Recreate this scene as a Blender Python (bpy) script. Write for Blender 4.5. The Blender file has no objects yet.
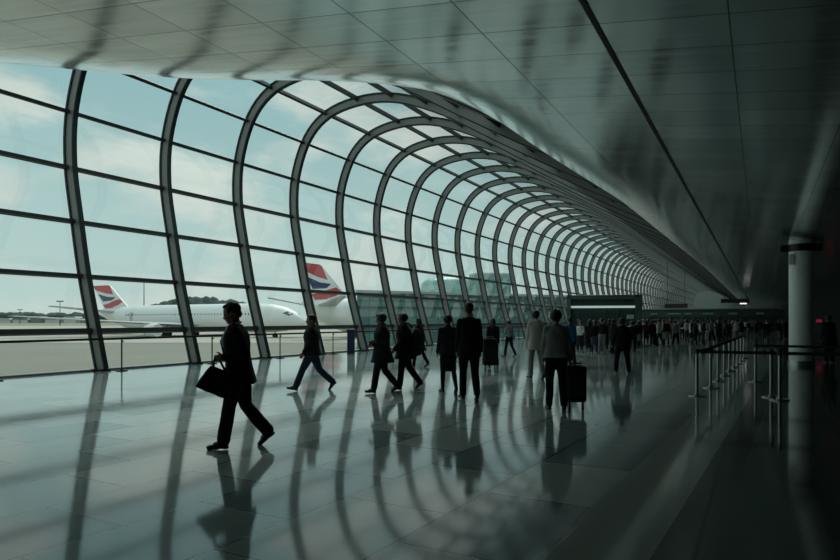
import bpy, bmesh, math, random
from mathutils import Vector, Matrix, noise
R = math.radians
random.seed(7)
sc = bpy.context.scene
col = sc.collection

# ------------------------------------------------------------------ camera, sky, sun, exposure
F_PX, EYE, YAW = 650.0, 1.55, R(27.613)
cam_d = bpy.data.cameras.new('camera'); cam = bpy.data.objects.new('camera', cam_d); col.objects.link(cam)
cam.location = (0, 0, EYE); cam.rotation_euler = (R(90), 0, YAW)
cam_d.sensor_width = 36; cam_d.lens = F_PX / 840 * 36; cam_d.shift_y = 40 / 840
cam_d.clip_start = .05; cam_d.clip_end = 6000
sc.camera = cam
sc.view_settings.view_transform = 'Standard'; sc.view_settings.look = 'None'
sc.view_settings.exposure = 0.0; sc.view_settings.gamma = 1; sc.view_settings.use_curve_mapping = False
cy = sc.cycles
cy.use_denoising = True; cy.max_bounces = 10; cy.diffuse_bounces = 4; cy.glossy_bounces = 5
cy.transparent_max_bounces = 48; cy.transmission_bounces = 6; cy.sample_clamp_indirect = 6

def build_world():
    w = bpy.data.worlds.new('overcast_sky'); sc.world = w; w.use_nodes = True
    nt = w.node_tree; n = nt.nodes; l = nt.links; n.clear()
    tc = n.new('ShaderNodeTexCoord'); sep = n.new('ShaderNodeSeparateXYZ'); l.new(tc.outputs['Generated'], sep.inputs[0])
    ramp = n.new('ShaderNodeValToRGB'); cr = ramp.color_ramp
    cr.elements[0].position = 0.0; cr.elements[0].color = (.54, .67, .64, 1)
    cr.elements[1].position = 1.0; cr.elements[1].color = (.42, .56, .57, 1)
    e = cr.elements.new(.12); e.color = (.475, .635, .62, 1)
    e = cr.elements.new(.32); e.color = (.335, .535, .56, 1)
    e = cr.elements.new(.55); e.color = (.30, .51, .55, 1)
    l.new(sep.outputs['Z'], ramp.inputs[0])
    mp = n.new('ShaderNodeMapping'); mp.inputs['Scale'].default_value = (1.0, 1.0, 2.3); mp.inputs['Location'].default_value = (.35, .2, .1)
    l.new(tc.outputs['Generated'], mp.inputs[0])
    nz = n.new('ShaderNodeTexNoise'); nz.inputs['Scale'].default_value = 4.6; nz.inputs['Detail'].default_value = 9; nz.inputs['Roughness'].default_value = .55
    l.new(mp.outputs[0], nz.inputs['Vector'])
    cm = n.new('ShaderNodeMapRange'); cm.interpolation_type = 'SMOOTHSTEP'
    cm.inputs['From Min'].default_value = .43; cm.inputs['From Max'].default_value = .62; cm.inputs['To Max'].default_value = .95
    l.new(nz.outputs['Fac'], cm.inputs['Value'])
    nz2 = n.new('ShaderNodeTexNoise'); nz2.inputs['Scale'].default_value = 7; nz2.inputs['Detail'].default_value = 6
    l.new(mp.outputs[0], nz2.inputs['Vector'])
    cc = n.new('ShaderNodeMix'); cc.data_type = 'RGBA'
    cc.inputs['A'].default_value = (.50, .585, .56, 1); cc.inputs['B'].default_value = (.82, .86, .79, 1)
    l.new(nz2.outputs['Fac'], cc.inputs['Factor'])
    mx = n.new('ShaderNodeMix'); mx.data_type = 'RGBA'
    l.new(cm.outputs[0], mx.inputs['Factor']); l.new(ramp.outputs[0], mx.inputs['A']); l.new(cc.outputs['Result'], mx.inputs['B'])
    bg = n.new('ShaderNodeBackground'); bg.inputs['Strength'].default_value = 1.0
    l.new(mx.outputs['Result'], bg.inputs['Color'])
    out = n.new('ShaderNodeOutputWorld'); l.new(bg.outputs[0], out.inputs[0])
build_world()
sun_d = bpy.data.lights.new('veiled_sun', 'SUN'); sun = bpy.data.objects.new('veiled_sun', sun_d); col.objects.link(sun)
sun_d.energy = 1.8; sun_d.angle = R(35); sun_d.color = (1, .97, .9)
sun.rotation_euler = (R(38), 0, R(-150))

# ------------------------------------------------------------------ helpers
def tag(o, label=None, cat=None, group=None, kind=None):
    if label: o['label'] = label
    if cat: o['category'] = cat
    if group: o['group'] = group
    if kind: o['kind'] = kind
    return o

def empty(name, loc=(0, 0, 0), rz=0.0, label=None, cat=None, group=None, kind=None):
    o = bpy.data.objects.new(name, None); col.objects.link(o); o.empty_display_size = .2
    o.location = loc; o.rotation_euler = (0, 0, rz)
    return tag(o, label, cat, group, kind)

def catmull(pts, n=6):
    out = []
    P = [Vector(p) for p in pts]
    for i in range(len(P) - 1):
        p0 = P[i - 1] if i else P[i] * 2 - P[i + 1]
        p1, p2 = P[i], P[i + 1]
        p3 = P[i + 2] if i + 2 < len(P) else p2 * 2 - p1
        for k in range(n):
            t = k / n
            out.append(.5 * ((2 * p1) + (p2 - p0) * t + (2 * p0 - 5 * p1 + 4 * p2 - p3) * t * t + (3 * p1 - p0 - 3 * p2 + p3) * t ** 3))
    out.append(P[-1])
    return out

class MB:
    def __init__(s): s.v = []; s.f = []; s.m = []
    def add(s, vs, fs, mi=0):
        b = len(s.v); s.v += [tuple(v) for v in vs]; s.f += [tuple(i + b for i in f) for f in fs]; s.m += [mi] * len(fs)
    def box(s, c, d, rot=None, mi=0, taper=1.0):
        c = Vector(c); vs = []
        for z in (-.5, .5):
            k = taper if z > 0 else 1
            for x, y in ((-.5, -.5), (.5, -.5), (.5, .5), (-.5, .5)):
                p = Vector((x * d[0] * k, y * d[1] * k, z * d[2]))
                if rot: p = rot @ p
                vs.append(c + p)
        s.add(vs, [(3, 2, 1, 0), (4, 5, 6, 7), (0, 1, 5, 4), (1, 2, 6, 5), (2, 3, 7, 6), (3, 0, 4, 7)], mi)
    def loft(s, rings, cap=True, mi=0, closed=True):
        n = len(rings[0]); vs = [p for r in rings for p in r]; fs = []
        for i in range(len(rings) - 1):
            for j in range(n if closed else n - 1):
                a = i * n + j; b = i * n + (j + 1) % n
                fs.append((a, b, b + n, a + n))
        if cap and closed:
            fs.append(tuple(range(n - 1, -1, -1))); fs.append(tuple((len(rings) - 1) * n + j for j in range(n)))
        s.add(vs, fs, mi)
    def tube(s, pts, r, n=8, mi=0, cap=True):
        P = [Vector(p) for p in pts]; rs = r if isinstance(r, (list, tuple)) else [r] * len(P)
        rings = []; up = None
        for i, p in enumerate(P):
            d = (P[min(i + 1, len(P) - 1)] - P[max(i - 1, 0)]).normalized()
            if up is None:
                up = Vector((0, 0, 1)) if abs(d.z) < .9 else Vector((1, 0, 0))
            a = d.cross(up)
            if a.length < 1e-5: a = d.orthogonal()
            a.normalize(); b = a.cross(d).normalized(); up = b
            rings.append([p + (a * math.cos(t) + b * math.sin(t)) * rs[i] for t in [2 * math.pi * k / n for k in range(n)]])
        s.loft(rings, cap, mi)
    def cyl(s, p, q, r, n=12, mi=0, r2=None):
        s.tube([p, q], [r, r if r2 is None else r2], n, mi)
    def ell(s, c, rad, rot=None, n=12, m=8, mi=0):
        c = Vector(c); rings = []
        for i in range(1, m):
            t = math.pi * i / m; ring = []
            for j in range(n):
                a = 2 * math.pi * j / n
                p = Vector((rad[0] * math.sin(t) * math.cos(a), rad[1] * math.sin(t) * math.sin(a), -rad[2] * math.cos(t)))
                if rot: p = rot @ p
                ring.append(c + p)
            rings.append(ring)
        b = Vector((0, 0, -rad[2])); tp = Vector((0, 0, rad[2]))
        if rot: b = rot @ b; tp = rot @ tp
        base = len(s.v); s.loft(rings, False, mi)
        nr = len(rings); k = len(s.v); s.v += [tuple(c + b), tuple(c + tp)]
        for j in range(n):
            s.f.append((base + (j + 1) % n, base + j, k)); s.m.append(mi)
            s.f.append((base + (nr - 1) * n + j, base + (nr - 1) * n + (j + 1) % n, k + 1)); s.m.append(mi)
    def cap(s, p, q, r1, r2, n=12):
        # tapered capsule: a tube with rounded ends
        p, q = Vector(p), Vector(q); d = (q - p); L = d.length
        if L < 1e-6: s.ell(p, (r1, r1, r1), n=n); return
        d /= L; pts = []; rs = []
        for a in (85, 60, 30): pts.append(p - d * r1 * math.sin(R(a))); rs.append(r1 * math.cos(R(a)))
        pts.append(p); rs.append(r1); pts.append(q); rs.append(r2)
        for a in (30, 60, 85): pts.append(q + d * r2 * math.sin(R(a))); rs.append(r2 * math.cos(R(a)))
        s.tube(pts, rs, n)
    def chain(s, pts, rs):
        for i in range(len(pts) - 1): s.cap(pts[i], pts[i + 1], rs[i], rs[i + 1])
    def prism(s, poly, axis, a, b, mi=0):
        # polygon (two coords) extruded along axis from a to b
        def pt(u, v, w): return {'x': (w, u, v), 'y': (u, w, v), 'z': (u, v, w)}[axis]
        n = len(poly); vs = [pt(u, v, a) for u, v in poly] + [pt(u, v, b) for u, v in poly]
        fs = [tuple(range(n))[::-1], tuple(range(n, 2 * n))] + [(i, (i + 1) % n, n + (i + 1) % n, n + i) for i in range(n)]
        s.add(vs, fs, mi)
    def mesh(s, name):
        me = bpy.data.meshes.new(name); me.from_pydata(s.v, [], s.f)
        me.polygons.foreach_set('material_index', s.m)
        bm = bmesh.new(); bm.from_mesh(me); bmesh.ops.recalc_face_normals(bm, faces=bm.faces); bm.to_mesh(me); bm.free()
        return me
    def build(s, name, mats, parent=None, smooth=False, bevel=0, label=None):
        me = s.mesh(name)
        for m in (mats if isinstance(mats, (list, tuple)) else [mats]): me.materials.append(m)
        if smooth:
            me.polygons.foreach_set('use_smooth', [True] * len(me.polygons))
            if hasattr(me, 'set_sharp_from_angle'): me.set_sharp_from_angle(angle=R(50))
        o = bpy.data.objects.new(name, me); col.objects.link(o)
        if parent: o.parent = parent
        if bevel:
            b = o.modifiers.new('bevel', 'BEVEL'); b.width = bevel; b.segments = 2; b.limit_method = 'ANGLE'
        if label: o['label'] = label
        return o
    def remesh(s, name, mat, parent, voxel, it=4, wob=0, seed=0, freq=7.0):
        me = s.mesh(name); o = bpy.data.objects.new(name, me); col.objects.link(o)
        md = o.modifiers.new('r', 'REMESH'); md.mode = 'VOXEL'; md.voxel_size = voxel; md.use_smooth_shade = True
        sm = o.modifiers.new('s', 'SMOOTH'); sm.factor = .5; sm.iterations = it
        dg = bpy.context.evaluated_depsgraph_get(); ev = o.evaluated_get(dg)
        nm = bpy.data.meshes.new_from_object(ev); nm.name = name
        o.modifiers.clear(); o.data = nm; bpy.data.meshes.remove(me)
        if wob:
            nr = [v.normal.copy() for v in nm.vertices]
            for v, n_ in zip(nm.vertices, nr):
                q = Vector((v.co.x * freq, v.co.y * freq, v.co.z * freq * .55)) + Vector((seed * 3.1, 0, seed))
                v.co += n_ * wob * (noise.noise(q) + .5 * noise.noise(q * 2.3))
        nm.materials.clear(); nm.materials.append(mat)
        nm.polygons.foreach_set('use_smooth', [True] * len(nm.polygons))
        o.parent = parent
        return o

def mat(name, c, rough=.6, metal=0.0, var=.12, scale=6.0, bump=0.0, spec=.5, emit=None, estr=1.0, coat=0.0):
    m = bpy.data.materials.new(name); m.use_nodes = True; nt = m.node_tree; n = nt.nodes; l = nt.links
    b = n['Principled BSDF']
    tc = n.new('ShaderNodeTexCoord'); nz = n.new('ShaderNodeTexNoise')
    nz.inputs['Scale'].default_value = scale; nz.inputs['Detail'].default_value = 5
    l.new(tc.outputs['Object'], nz.inputs['Vector'])
    mx = n.new('ShaderNodeMix'); mx.data_type = 'RGBA'
    mx.inputs['A'].default_value = tuple(max(0, x * (1 - var)) for x in c) + (1,)
    mx.inputs['B'].default_value = tuple(min(1, x * (1 + var)) for x in c) + (1,)
    l.new(nz.outputs['Fac'], mx.inputs['Factor']); l.new(mx.outputs['Result'], b.inputs['Base Color'])
    b.inputs['Roughness'].default_value = rough; b.inputs['Metallic'].default_value = metal
    b.inputs['Specular IOR Level'].default_value = spec
    if coat: b.inputs['Coat Weight'].default_value = coat
    if bump:
        bp = n.new('ShaderNodeBump'); bp.inputs['Strength'].default_value = bump; bp.inputs['Distance'].default_value = .02
        l.new(nz.outputs['Fac'], bp.inputs['Height']); l.new(bp.outputs[0], b.inputs['Normal'])
    if emit:
        b.inputs['Emission Color'].default_value = emit + (1,); b.inputs['Emission Strength'].default_value = estr
    return m

def glass_mat(name, tint, gloss_rough=.02, refl=1.0):
    m = bpy.data.materials.new(name); m.use_nodes = True; nt = m.node_tree; n = nt.nodes; l = nt.links; n.clear()
    t = n.new('ShaderNodeBsdfTransparent'); t.inputs[0].default_value = tint + (1,)
    g = n.new('ShaderNodeBsdfGlossy'); g.inputs['Roughness'].default_value = gloss_rough
    # thin two-sided pane: Schlick reflectance from the angle of incidence
    ge = n.new('ShaderNodeNewGeometry'); dt = n.new('ShaderNodeVectorMath'); dt.operation = 'DOT_PRODUCT'
    l.new(ge.outputs['Incoming'], dt.inputs[0]); l.new(ge.outputs['Normal'], dt.inputs[1])
    def mth(op, a, b=None):
        k = n.new('ShaderNodeMath'); k.operation = op
        for i, v in enumerate((a, b)):
            if v is None: continue
            if isinstance(v, (int, float)): k.inputs[i].default_value = v
            else: l.new(v, k.inputs[i])
        return k.outputs[0]
    c5 = mth('POWER', mth('SUBTRACT', 1.0, mth('ABSOLUTE', dt.outputs['Value'])), 5.0)
    mu = n.new('ShaderNodeMath'); mu.operation = 'MULTIPLY_ADD'; mu.inputs[1].default_value = .92 * refl; mu.inputs[2].default_value = .06 * refl
    l.new(c5, mu.inputs[0])
    mx = n.new('ShaderNodeMixShader'); l.new(mu.outputs[0], mx.inputs[0]); l.new(t.outputs[0], mx.inputs[1]); l.new(g.outputs[0], mx.inputs[2])
    o = n.new('ShaderNodeOutputMaterial'); l.new(mx.outputs[0], o.inputs[0])
    return m

def floor_mat():
    m = bpy.data.materials.new('polished_stone_tiles'); m.use_nodes = True; nt = m.node_tree; n = nt.nodes; l = nt.links
    b = n['Principled BSDF']
    tc = n.new('ShaderNodeTexCoord')
    mp = n.new('ShaderNodeMapping'); mp.inputs['Rotation'].default_value = (0, 0, R(2.57)); mp.inputs['Location'].default_value = (.46, -.1, 0)
    l.new(tc.outputs['Object'], mp.inputs[0])
    br = n.new('ShaderNodeTexBrick'); br.offset = 0.5; br.offset_frequency = 2; br.squash = 1
    br.inputs['Scale'].default_value = 1; br.inputs['Brick Width'].default_value = 1.5; br.inputs['Row Height'].default_value = .985
    br.inputs['Mortar Size'].default_value = .012; br.inputs['Mortar Smooth'].default_value = .1; br.inputs['Bias'].default_value = 0
    br.inputs['Color1'].default_value = (.15, .225, .225, 1); br.inputs['Color2'].default_value = (.40, .47, .445, 1); br.inputs['Mortar'].default_value = (.05, .075, .075, 1)
    # rows run along the hall: swap u and v for the brick pattern
    sp = n.new('ShaderNodeSeparateXYZ'); l.new(mp.outputs[0], sp.inputs[0]); cb = n.new('ShaderNodeCombineXYZ')
    l.new(sp.outputs['Y'], cb.inputs['X']); l.new(sp.outputs['X'], cb.inputs['Y']); l.new(cb.outputs[0], br.inputs['Vector'])
    nz = n.new('ShaderNodeTexNoise'); nz.inputs['Scale'].default_value = 2.5; nz.inputs['Detail'].default_value = 8; l.new(tc.outputs['Object'], nz.inputs['Vector'])
    mr = n.new('ShaderNodeMapRange'); mr.inputs['To Min'].default_value = .88; mr.inputs['To Max'].default_value = 1.12; l.new(nz.outputs['Fac'], mr.inputs[0])
    ml = n.new('ShaderNodeMix'); ml.data_type = 'RGBA'; ml.blend_type = 'MULTIPLY'; ml.inputs['Factor'].default_value = 1
    l.new(br.outputs['Color'], ml.inputs['A']); l.new(mr.outputs[0], ml.inputs['B'])
    # dark granite lies to the right of the pale border strip
    def step(edge):
        g = n.new('ShaderNodeMath'); g.operation = 'GREATER_THAN'; g.inputs[1].default_value = edge; l.new(sp.outputs['X'], g.inputs[0]); return g
    g1 = step(-1.48 + .46); g2 = step(-.83 + .46)
    m1 = n.new('ShaderNodeMix'); m1.data_type = 'RGBA'; m1.inputs['B'].default_value = (.31, .335, .305, 1)
    l.new(g1.outputs[0], m1.inputs['Factor']); l.new(ml.outputs['Result'], m1.inputs['A'])
    m2 = n.new('ShaderNodeMix'); m2.data_type = 'RGBA'; m2.inputs['B'].default_value = (.055, .07, .068, 1)
    l.new(g2.outputs[0], m2.inputs['Factor']); l.new(m1.outputs['Result'], m2.inputs['A'])
    l.new(m2.outputs['Result'], b.inputs['Base Color'])
    rr = n.new('ShaderNodeMapRange'); rr.inputs['To Min'].default_value = .05; rr.inputs['To Max'].default_value = .11; l.new(nz.outputs['Fac'], rr.inputs[0])
    l.new(rr.outputs[0], b.inputs['Roughness'])
    b.inputs['IOR'].default_value = 1.65
    bp = n.new('ShaderNodeBump'); bp.inputs['Strength'].default_value = .25; bp.inputs['Distance'].default_value = .003; bp.invert = True
    l.new(br.outputs['Fac'], bp.inputs['Height']); l.new(bp.outputs[0], b.inputs['Normal'])
    return m

def ceiling_mat():
    m = bpy.data.materials.new('satin_metal_ceiling_panels'); m.use_nodes = True; nt = m.node_tree; n = nt.nodes; l = nt.links
    b = n['Principled BSDF']
    tc = n.new('ShaderNodeTexCoord'); mp = n.new('ShaderNodeMapping'); mp.inputs['Location'].default_value = (.26, .42, 0)
    l.new(tc.outputs['Object'], mp.inputs[0])
    br = n.new('ShaderNodeTexBrick'); br.offset = 0; br.squash = 1
    br.inputs['Scale'].default_value = 1; br.inputs['Brick Width'].default_value = 1.25; br.inputs['Row Height'].default_value = 2.4 / 3
    br.inputs['Mortar Size'].default_value = .008; br.inputs['Mortar Smooth'].default_value = .1; br.inputs['Bias'].default_value = 0
    br.inputs['Color1'].default_value = (.66, .71, .68, 1); br.inputs['Color2'].default_value = (.86, .90, .86, 1); br.inputs['Mortar'].default_value = (.12, .14, .13, 1)
    l.new(mp.outputs[0], br.inputs['Vector'])
    st = n.new('ShaderNodeMapping'); st.inputs['Scale'].default_value = (.35, 9, 1); l.new(tc.outputs['Object'], st.inputs[0])
    nz = n.new('ShaderNodeTexNoise'); nz.inputs['Scale'].default_value = 1.2; nz.inputs['Detail'].default_value = 6; l.new(st.outputs[0], nz.inputs['Vector'])
    mr = n.new('ShaderNodeMapRange'); mr.inputs['To Min'].default_value = .72; mr.inputs['To Max'].default_value = 1.15; l.new(nz.outputs['Fac'], mr.inputs[0])
    ml = n.new('ShaderNodeMix'); ml.data_type = 'RGBA'; ml.blend_type = 'MULTIPLY'; ml.inputs['Factor'].default_value = 1
    l.new(br.outputs['Color'], ml.inputs['A']); l.new(mr.outputs[0], ml.inputs['B']); l.new(ml.outputs['Result'], b.inputs['Base Color'])
    rr = n.new('ShaderNodeMapRange'); rr.inputs['To Min'].default_value = .08; rr.inputs['To Max'].default_value = .24; l.new(nz.outputs['Fac'], rr.inputs[0])
    l.new(rr.outputs[0], b.inputs['Roughness']); b.inputs['Metallic'].default_value = .9
    return m

def facade_mat(name, c, bar, w, h, rough=.12):
    m = bpy.data.materials.new(name); m.use_nodes = True; nt = m.node_tree; n = nt.nodes; l = nt.links
    b = n['Principled BSDF']; tc = n.new('ShaderNodeTexCoord')
    br = n.new('ShaderNodeTexBrick'); br.offset = 0; br.squash = 1
    br.inputs['Scale'].default_value = 1; br.inputs['Brick Width'].default_value = w; br.inputs['Row Height'].default_value = h
    br.inputs['Mortar Size'].default_value = .07; br.inputs['Bias'].default_value = 0
    br.inputs['Color1'].default_value = tuple(x * .8 for x in c) + (1,); br.inputs['Color2'].default_value = tuple(min(1, x * 1.25) for x in c) + (1,); br.inputs['Mortar'].default_value = bar + (1,)
    l.new(tc.outputs['UV'], br.inputs['Vector']); l.new(br.outputs['Color'], b.inputs['Base Color'])
    b.inputs['Roughness'].default_value = rough
    return m

M = {}
M['floor'] = floor_mat(); M['ceiling'] = ceiling_mat()
M['glass'] = glass_mat('tunnel_glass', (.90, .955, .94))
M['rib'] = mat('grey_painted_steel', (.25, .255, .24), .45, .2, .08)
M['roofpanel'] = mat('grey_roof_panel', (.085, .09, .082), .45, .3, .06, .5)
M['bar'] = mat('black_glazing_bar', (.018, .026, .026), .5, .2)
M['darkmetal'] = mat('dark_metal', (.022, .028, .028), .4, .6)
M['steel'] = mat('brushed_steel', (.42, .44, .43), .3, .9)
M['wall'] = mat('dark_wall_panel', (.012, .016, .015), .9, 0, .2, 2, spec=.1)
M['black'] = mat('black_plastic', (.012, .013, .013), .5)
M['belt'] = mat('black_webbing', (.012, .013, .014), .8)
M['column'] = mat('pale_column_paint', (.86, .89, .86), .4, 0, .05)
M['farwall'] = mat('grey_end_wall', (.22, .24, .225), .7)
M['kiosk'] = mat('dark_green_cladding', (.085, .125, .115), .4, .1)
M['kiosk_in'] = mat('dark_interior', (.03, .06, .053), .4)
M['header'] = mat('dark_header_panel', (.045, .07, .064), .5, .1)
M['strip'] = mat('white_light_strip', (.8, .85, .82), .5, emit=(.75, .92, .86), estr=.38)
M['exit'] = mat('green_lit_sign', (.05, .3, .12), .5, emit=(.1, .6, .25), estr=.055)
M['spot'] = mat('small_spot_lamp', (.9, .9, .9), .5, emit=(1, 1, .95), estr=1.5)
M['redlamp'] = mat('red_lit_sign', (.4, .02, .04), .5, emit=(.9, .06, .12), estr=.13)
M['navy'] = mat('navy_enamel', (.012, .03, .075), .4)
M['white'] = mat('white_paint', (.82, .83, .82), .35, 0, .04, 1)
M['lwhite'] = mat('off_white_sign', (.5, .55, .52), .5)
M['fred'] = mat('tail_red', (.55, .045, .05), .4, 0, .05)
M['fblue'] = mat('tail_blue', (.02, .035, .13), .4, 0, .05)
M['planegrey'] = mat('aircraft_grey', (.42, .44, .45), .4, .2)
M['tyre'] = mat('tyre_rubber', (.02, .02, .02), .8)
M['pane'] = mat('cabin_pane', (.06, .08, .09), .2)
M['apron'] = mat('concrete_apron', (.46, .44, .375), .9, 0, .16, .06)
M['taxi'] = mat('asphalt_taxiway', (.26, .255, .215), .9, 0, .15, .08)
M['grass'] = mat('airfield_grass', (.27, .29, .17), .95, 0, .25, .05)
M['tree'] = mat('distant_foliage', (.06, .085, .07), .95, 0, .3, .05)
M['hangar'] = mat('hangar_cladding', (.62, .64, .62), .6, 0, .08, .1)
M['hangard'] = mat('dark_hangar_cladding', (.2, .23, .23), .6, 0, .08, .1)
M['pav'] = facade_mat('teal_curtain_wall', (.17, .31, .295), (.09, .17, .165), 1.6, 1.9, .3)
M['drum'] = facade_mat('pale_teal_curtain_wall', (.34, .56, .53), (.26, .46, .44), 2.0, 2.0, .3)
M['tower'] = facade_mat('deep_teal_curtain_wall', (.18, .33, .32), (.10, .21, .205), 1.2, 2.0, .3)
M['roofing'] = mat('pale_roof_edge', (.5, .54, .52), .6)
M['skin'] = mat('skin', (.30, .17, .12), .5, 0, .08)
M['skin_d'] = mat('deep_skin', (.10, .055, .04), .5, 0, .08)
M['hair'] = mat('black_hair', (.010, .009, .009), .55, 0, .3, 40)
M['hairb'] = mat('brown_hair', (.035, .022, .015), .55, 0, .3, 40)
M['eye'] = mat('eye', (.25, .24, .23), .2)
M['shoe'] = mat('black_leather', (.012, .012, .012), .35)
M['suit'] = mat('black_suit_wool', (.007, .0075, .009), .85, 0, .2, 60, .1, spec=.2)
M['charcoal'] = mat('charcoal_cloth', (.016, .017, .019), .85, 0, .2, 50, .1, spec=.25)
M['jeans'] = mat('dark_denim', (.025, .04, .065), .85, 0, .25, 60, .1)
M['khaki'] = mat('dull_tan_cloth', (.46, .44, .37), .85, 0, .12, 40, .1)
M['greycloth'] = mat('grey_cloth', (.20, .21, .195), .85, 0, .12, 40, .1)
M['whitecloth'] = mat('white_cloth', (.60, .62, .60), .8, 0, .08, 30)
M['bluecloth'] = mat('blue_cloth', (.02, .11, .22), .8, 0, .12, 30)
M['redcloth'] = mat('maroon_cloth', (.22, .035, .05), .8, 0, .12, 30)
M['brown'] = mat('brown_cloth', (.06, .045, .035), .85, 0, .2, 40)
M['silver'] = mat('silver_tube', (.5, .5, .5), .3, .9)

# ------------------------------------------------------------------ tunnel profile (x outwards, z up), measured at the ribs
PROF = catmull([(-17.80, 0, 0), (-18.14, 0, 1.2), (-18.6, 0, 2.86), (-18.97, 0, 4.62), (-19.3, 0, 6.5), (-19.2, 0, 8.25), (-18.5, 0, 9.95),
                (-17.3, 0, 10.93), (-15.5, 0, 11.28), (-13.6, 0, 11.08), (-11.4, 0, 10.2), (-9.0, 0, 8.8), (-6.4, 0, 7.35), (-3.6, 0, 5.95)], 5)
ARC = [0]
for i in range(1, len(PROF)): ARC.append(ARC[-1] + (PROF[i] - PROF[i - 1]).length)
def at_arc(s):
    for i in range(1, len(PROF)):
        if ARC[i] >= s:
            t = (s - ARC[i - 1]) / (ARC[i] - ARC[i - 1]); p = PROF[i - 1].lerp(PROF[i], t); d = (PROF[i] - PROF[i - 1]).normalized()
            return p, d
    return PROF[-1], (PROF[-1] - PROF[-2]).normalized()
def prof_n(i):
    d = (PROF[min(i + 1, len(PROF) - 1)] - PROF[max(i - 1, 0)]).normalized()
    return Vector((-d.z, 0, d.x))          # outward normal (away from the hall)
BAY, Y1 = 3.69, 13.03
NB0, NB1 = -6, 58                          # bays behind the camera ... far end
YEND, YBACK = Y1 + NB1 * BAY, -12.0

def ceil_z(x): return 4.25 + .13 * (1.2 - x)

# ------------------------------------------------------------------ room shell
mb = MB(); mb.box((-7.2, (YEND + YBACK) / 2, -.15), (21.3, YEND - YBACK, .3))
floor = tag(mb.build('floor', M['floor']), kind='structure')
mb = MB(); mb.box((-18.15, (YEND + YBACK) / 2, -1.05), (.5, YEND - YBACK, 2.2)); tag(mb.build('trim_1', M['rib']), kind='structure')

edge = [(-3.0, YEND), (-3.0, 45), (-3.4, 18.4), (-3.8, 13), (-3.92, 10.4), (-4.19, 9.0), (-4.73, 8.41), (-5.73, 8.05), (-7.31, 7.81), (-8.73, 7.48), (-10.02, 6.96), (-11.35, 6.43), (-14, 5.2), (-18.9, 2.6)]
ed = [Vector((x, y, 0)) for x, y in edge[:2]] + catmull([(x, y, 0) for x, y in edge[2:]], 5)
poly = [(p.x, p.y) for p in ed] + [(-18.9, YBACK), (3.6, YBACK), (3.6, YEND)]
def build_ceiling():
    # rows from the curved free edge (left) to the right wall. The last metre before the free edge curls up like a bullnose.
    path = ed + [Vector((-18.9, YBACK, 0))]; n = len(path); bm = bmesh.new(); rows = []
    RISE, LIP, NL = .32, 1.15, 6
    for i, p in enumerate(path):
        a = path[max(i - 1, 0)]; b = path[min(i + 1, n - 1)]; d = (b - a).normalized(); inn = Vector((-d.y, d.x, 0))
        if i == n - 1: inn = Vector((0, 0, 0))
        h = ceil_z(p.x) - EYE; e = p * (1 + RISE / (h + .13 * p.x)) if i < n - 1 else p
        base = p + inn * LIP; row = []
        q = e + inn * .45
        row.append(bm.verts.new((q.x, q.y, ceil_z(q.x) + RISE + .28)))
        for k in range(NL + 1):
            t = 1 - k / NL; w = e * t + base * (1 - t)
            row.append(bm.verts.new((w.x, w.y, ceil_z(w.x) + RISE * t ** 2.2)))
        row.append(bm.verts.new((3.6, base.y, ceil_z(3.6)))); row.append(bm.verts.new((3.6, base.y, ceil_z(3.6) + .6)))
        rows.append(row)
    k = len(rows[0])
    for i in range(n - 1):
        for j in range(k): bm.faces.new((rows[i][j], rows[i][(j + 1) % k], rows[i + 1][(j + 1) % k], rows[i + 1][j]))
    bm.faces.new(rows[0]); bm.faces.new(rows[-1][::-1])
    bmesh.ops.recalc_face_normals(bm, faces=bm.faces)
    me = bpy.data.meshes.new('ceiling'); bm.to_mesh(me); bm.free(); me.materials.append(M['ceiling'])
    me.polygons.foreach_set('use_smooth', [True] * len(me.polygons)); me.set_sharp_from_angle(angle=R(40))
    o = bpy.data.objects.new('ceiling', me); col.objects.link(o); return tag(o, kind='structure')
build_ceiling()
# dark service joint along the ceiling
mb = MB(); xs = -1.5
mb.box((xs, (YEND + YBACK) / 2, ceil_z(xs) + .05), (.055, YEND - YBACK, .13)); tag(mb.build('trim_2', M['black']), kind='structure')
mb = MB(); mb.box((-2.55, (YEND + 10) / 2, ceil_z(-3.2) + .85), (2.1, YEND - 8, .16)); tag(mb.build('trim_3', M['rib']), kind='structure')
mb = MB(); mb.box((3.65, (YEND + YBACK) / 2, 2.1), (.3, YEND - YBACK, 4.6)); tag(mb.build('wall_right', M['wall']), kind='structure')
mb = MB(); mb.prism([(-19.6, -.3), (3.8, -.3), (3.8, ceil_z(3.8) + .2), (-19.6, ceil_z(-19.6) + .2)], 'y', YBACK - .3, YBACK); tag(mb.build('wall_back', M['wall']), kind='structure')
mb = MB(); mb.prism([(-19.6, -.3), (3.8, -.3), (3.8, 5), (-3.5, 12), (-19.6, 12)], 'y', YEND, YEND + .3); tag(mb.build('wall_far', M['farwall']), kind='structure')

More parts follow.
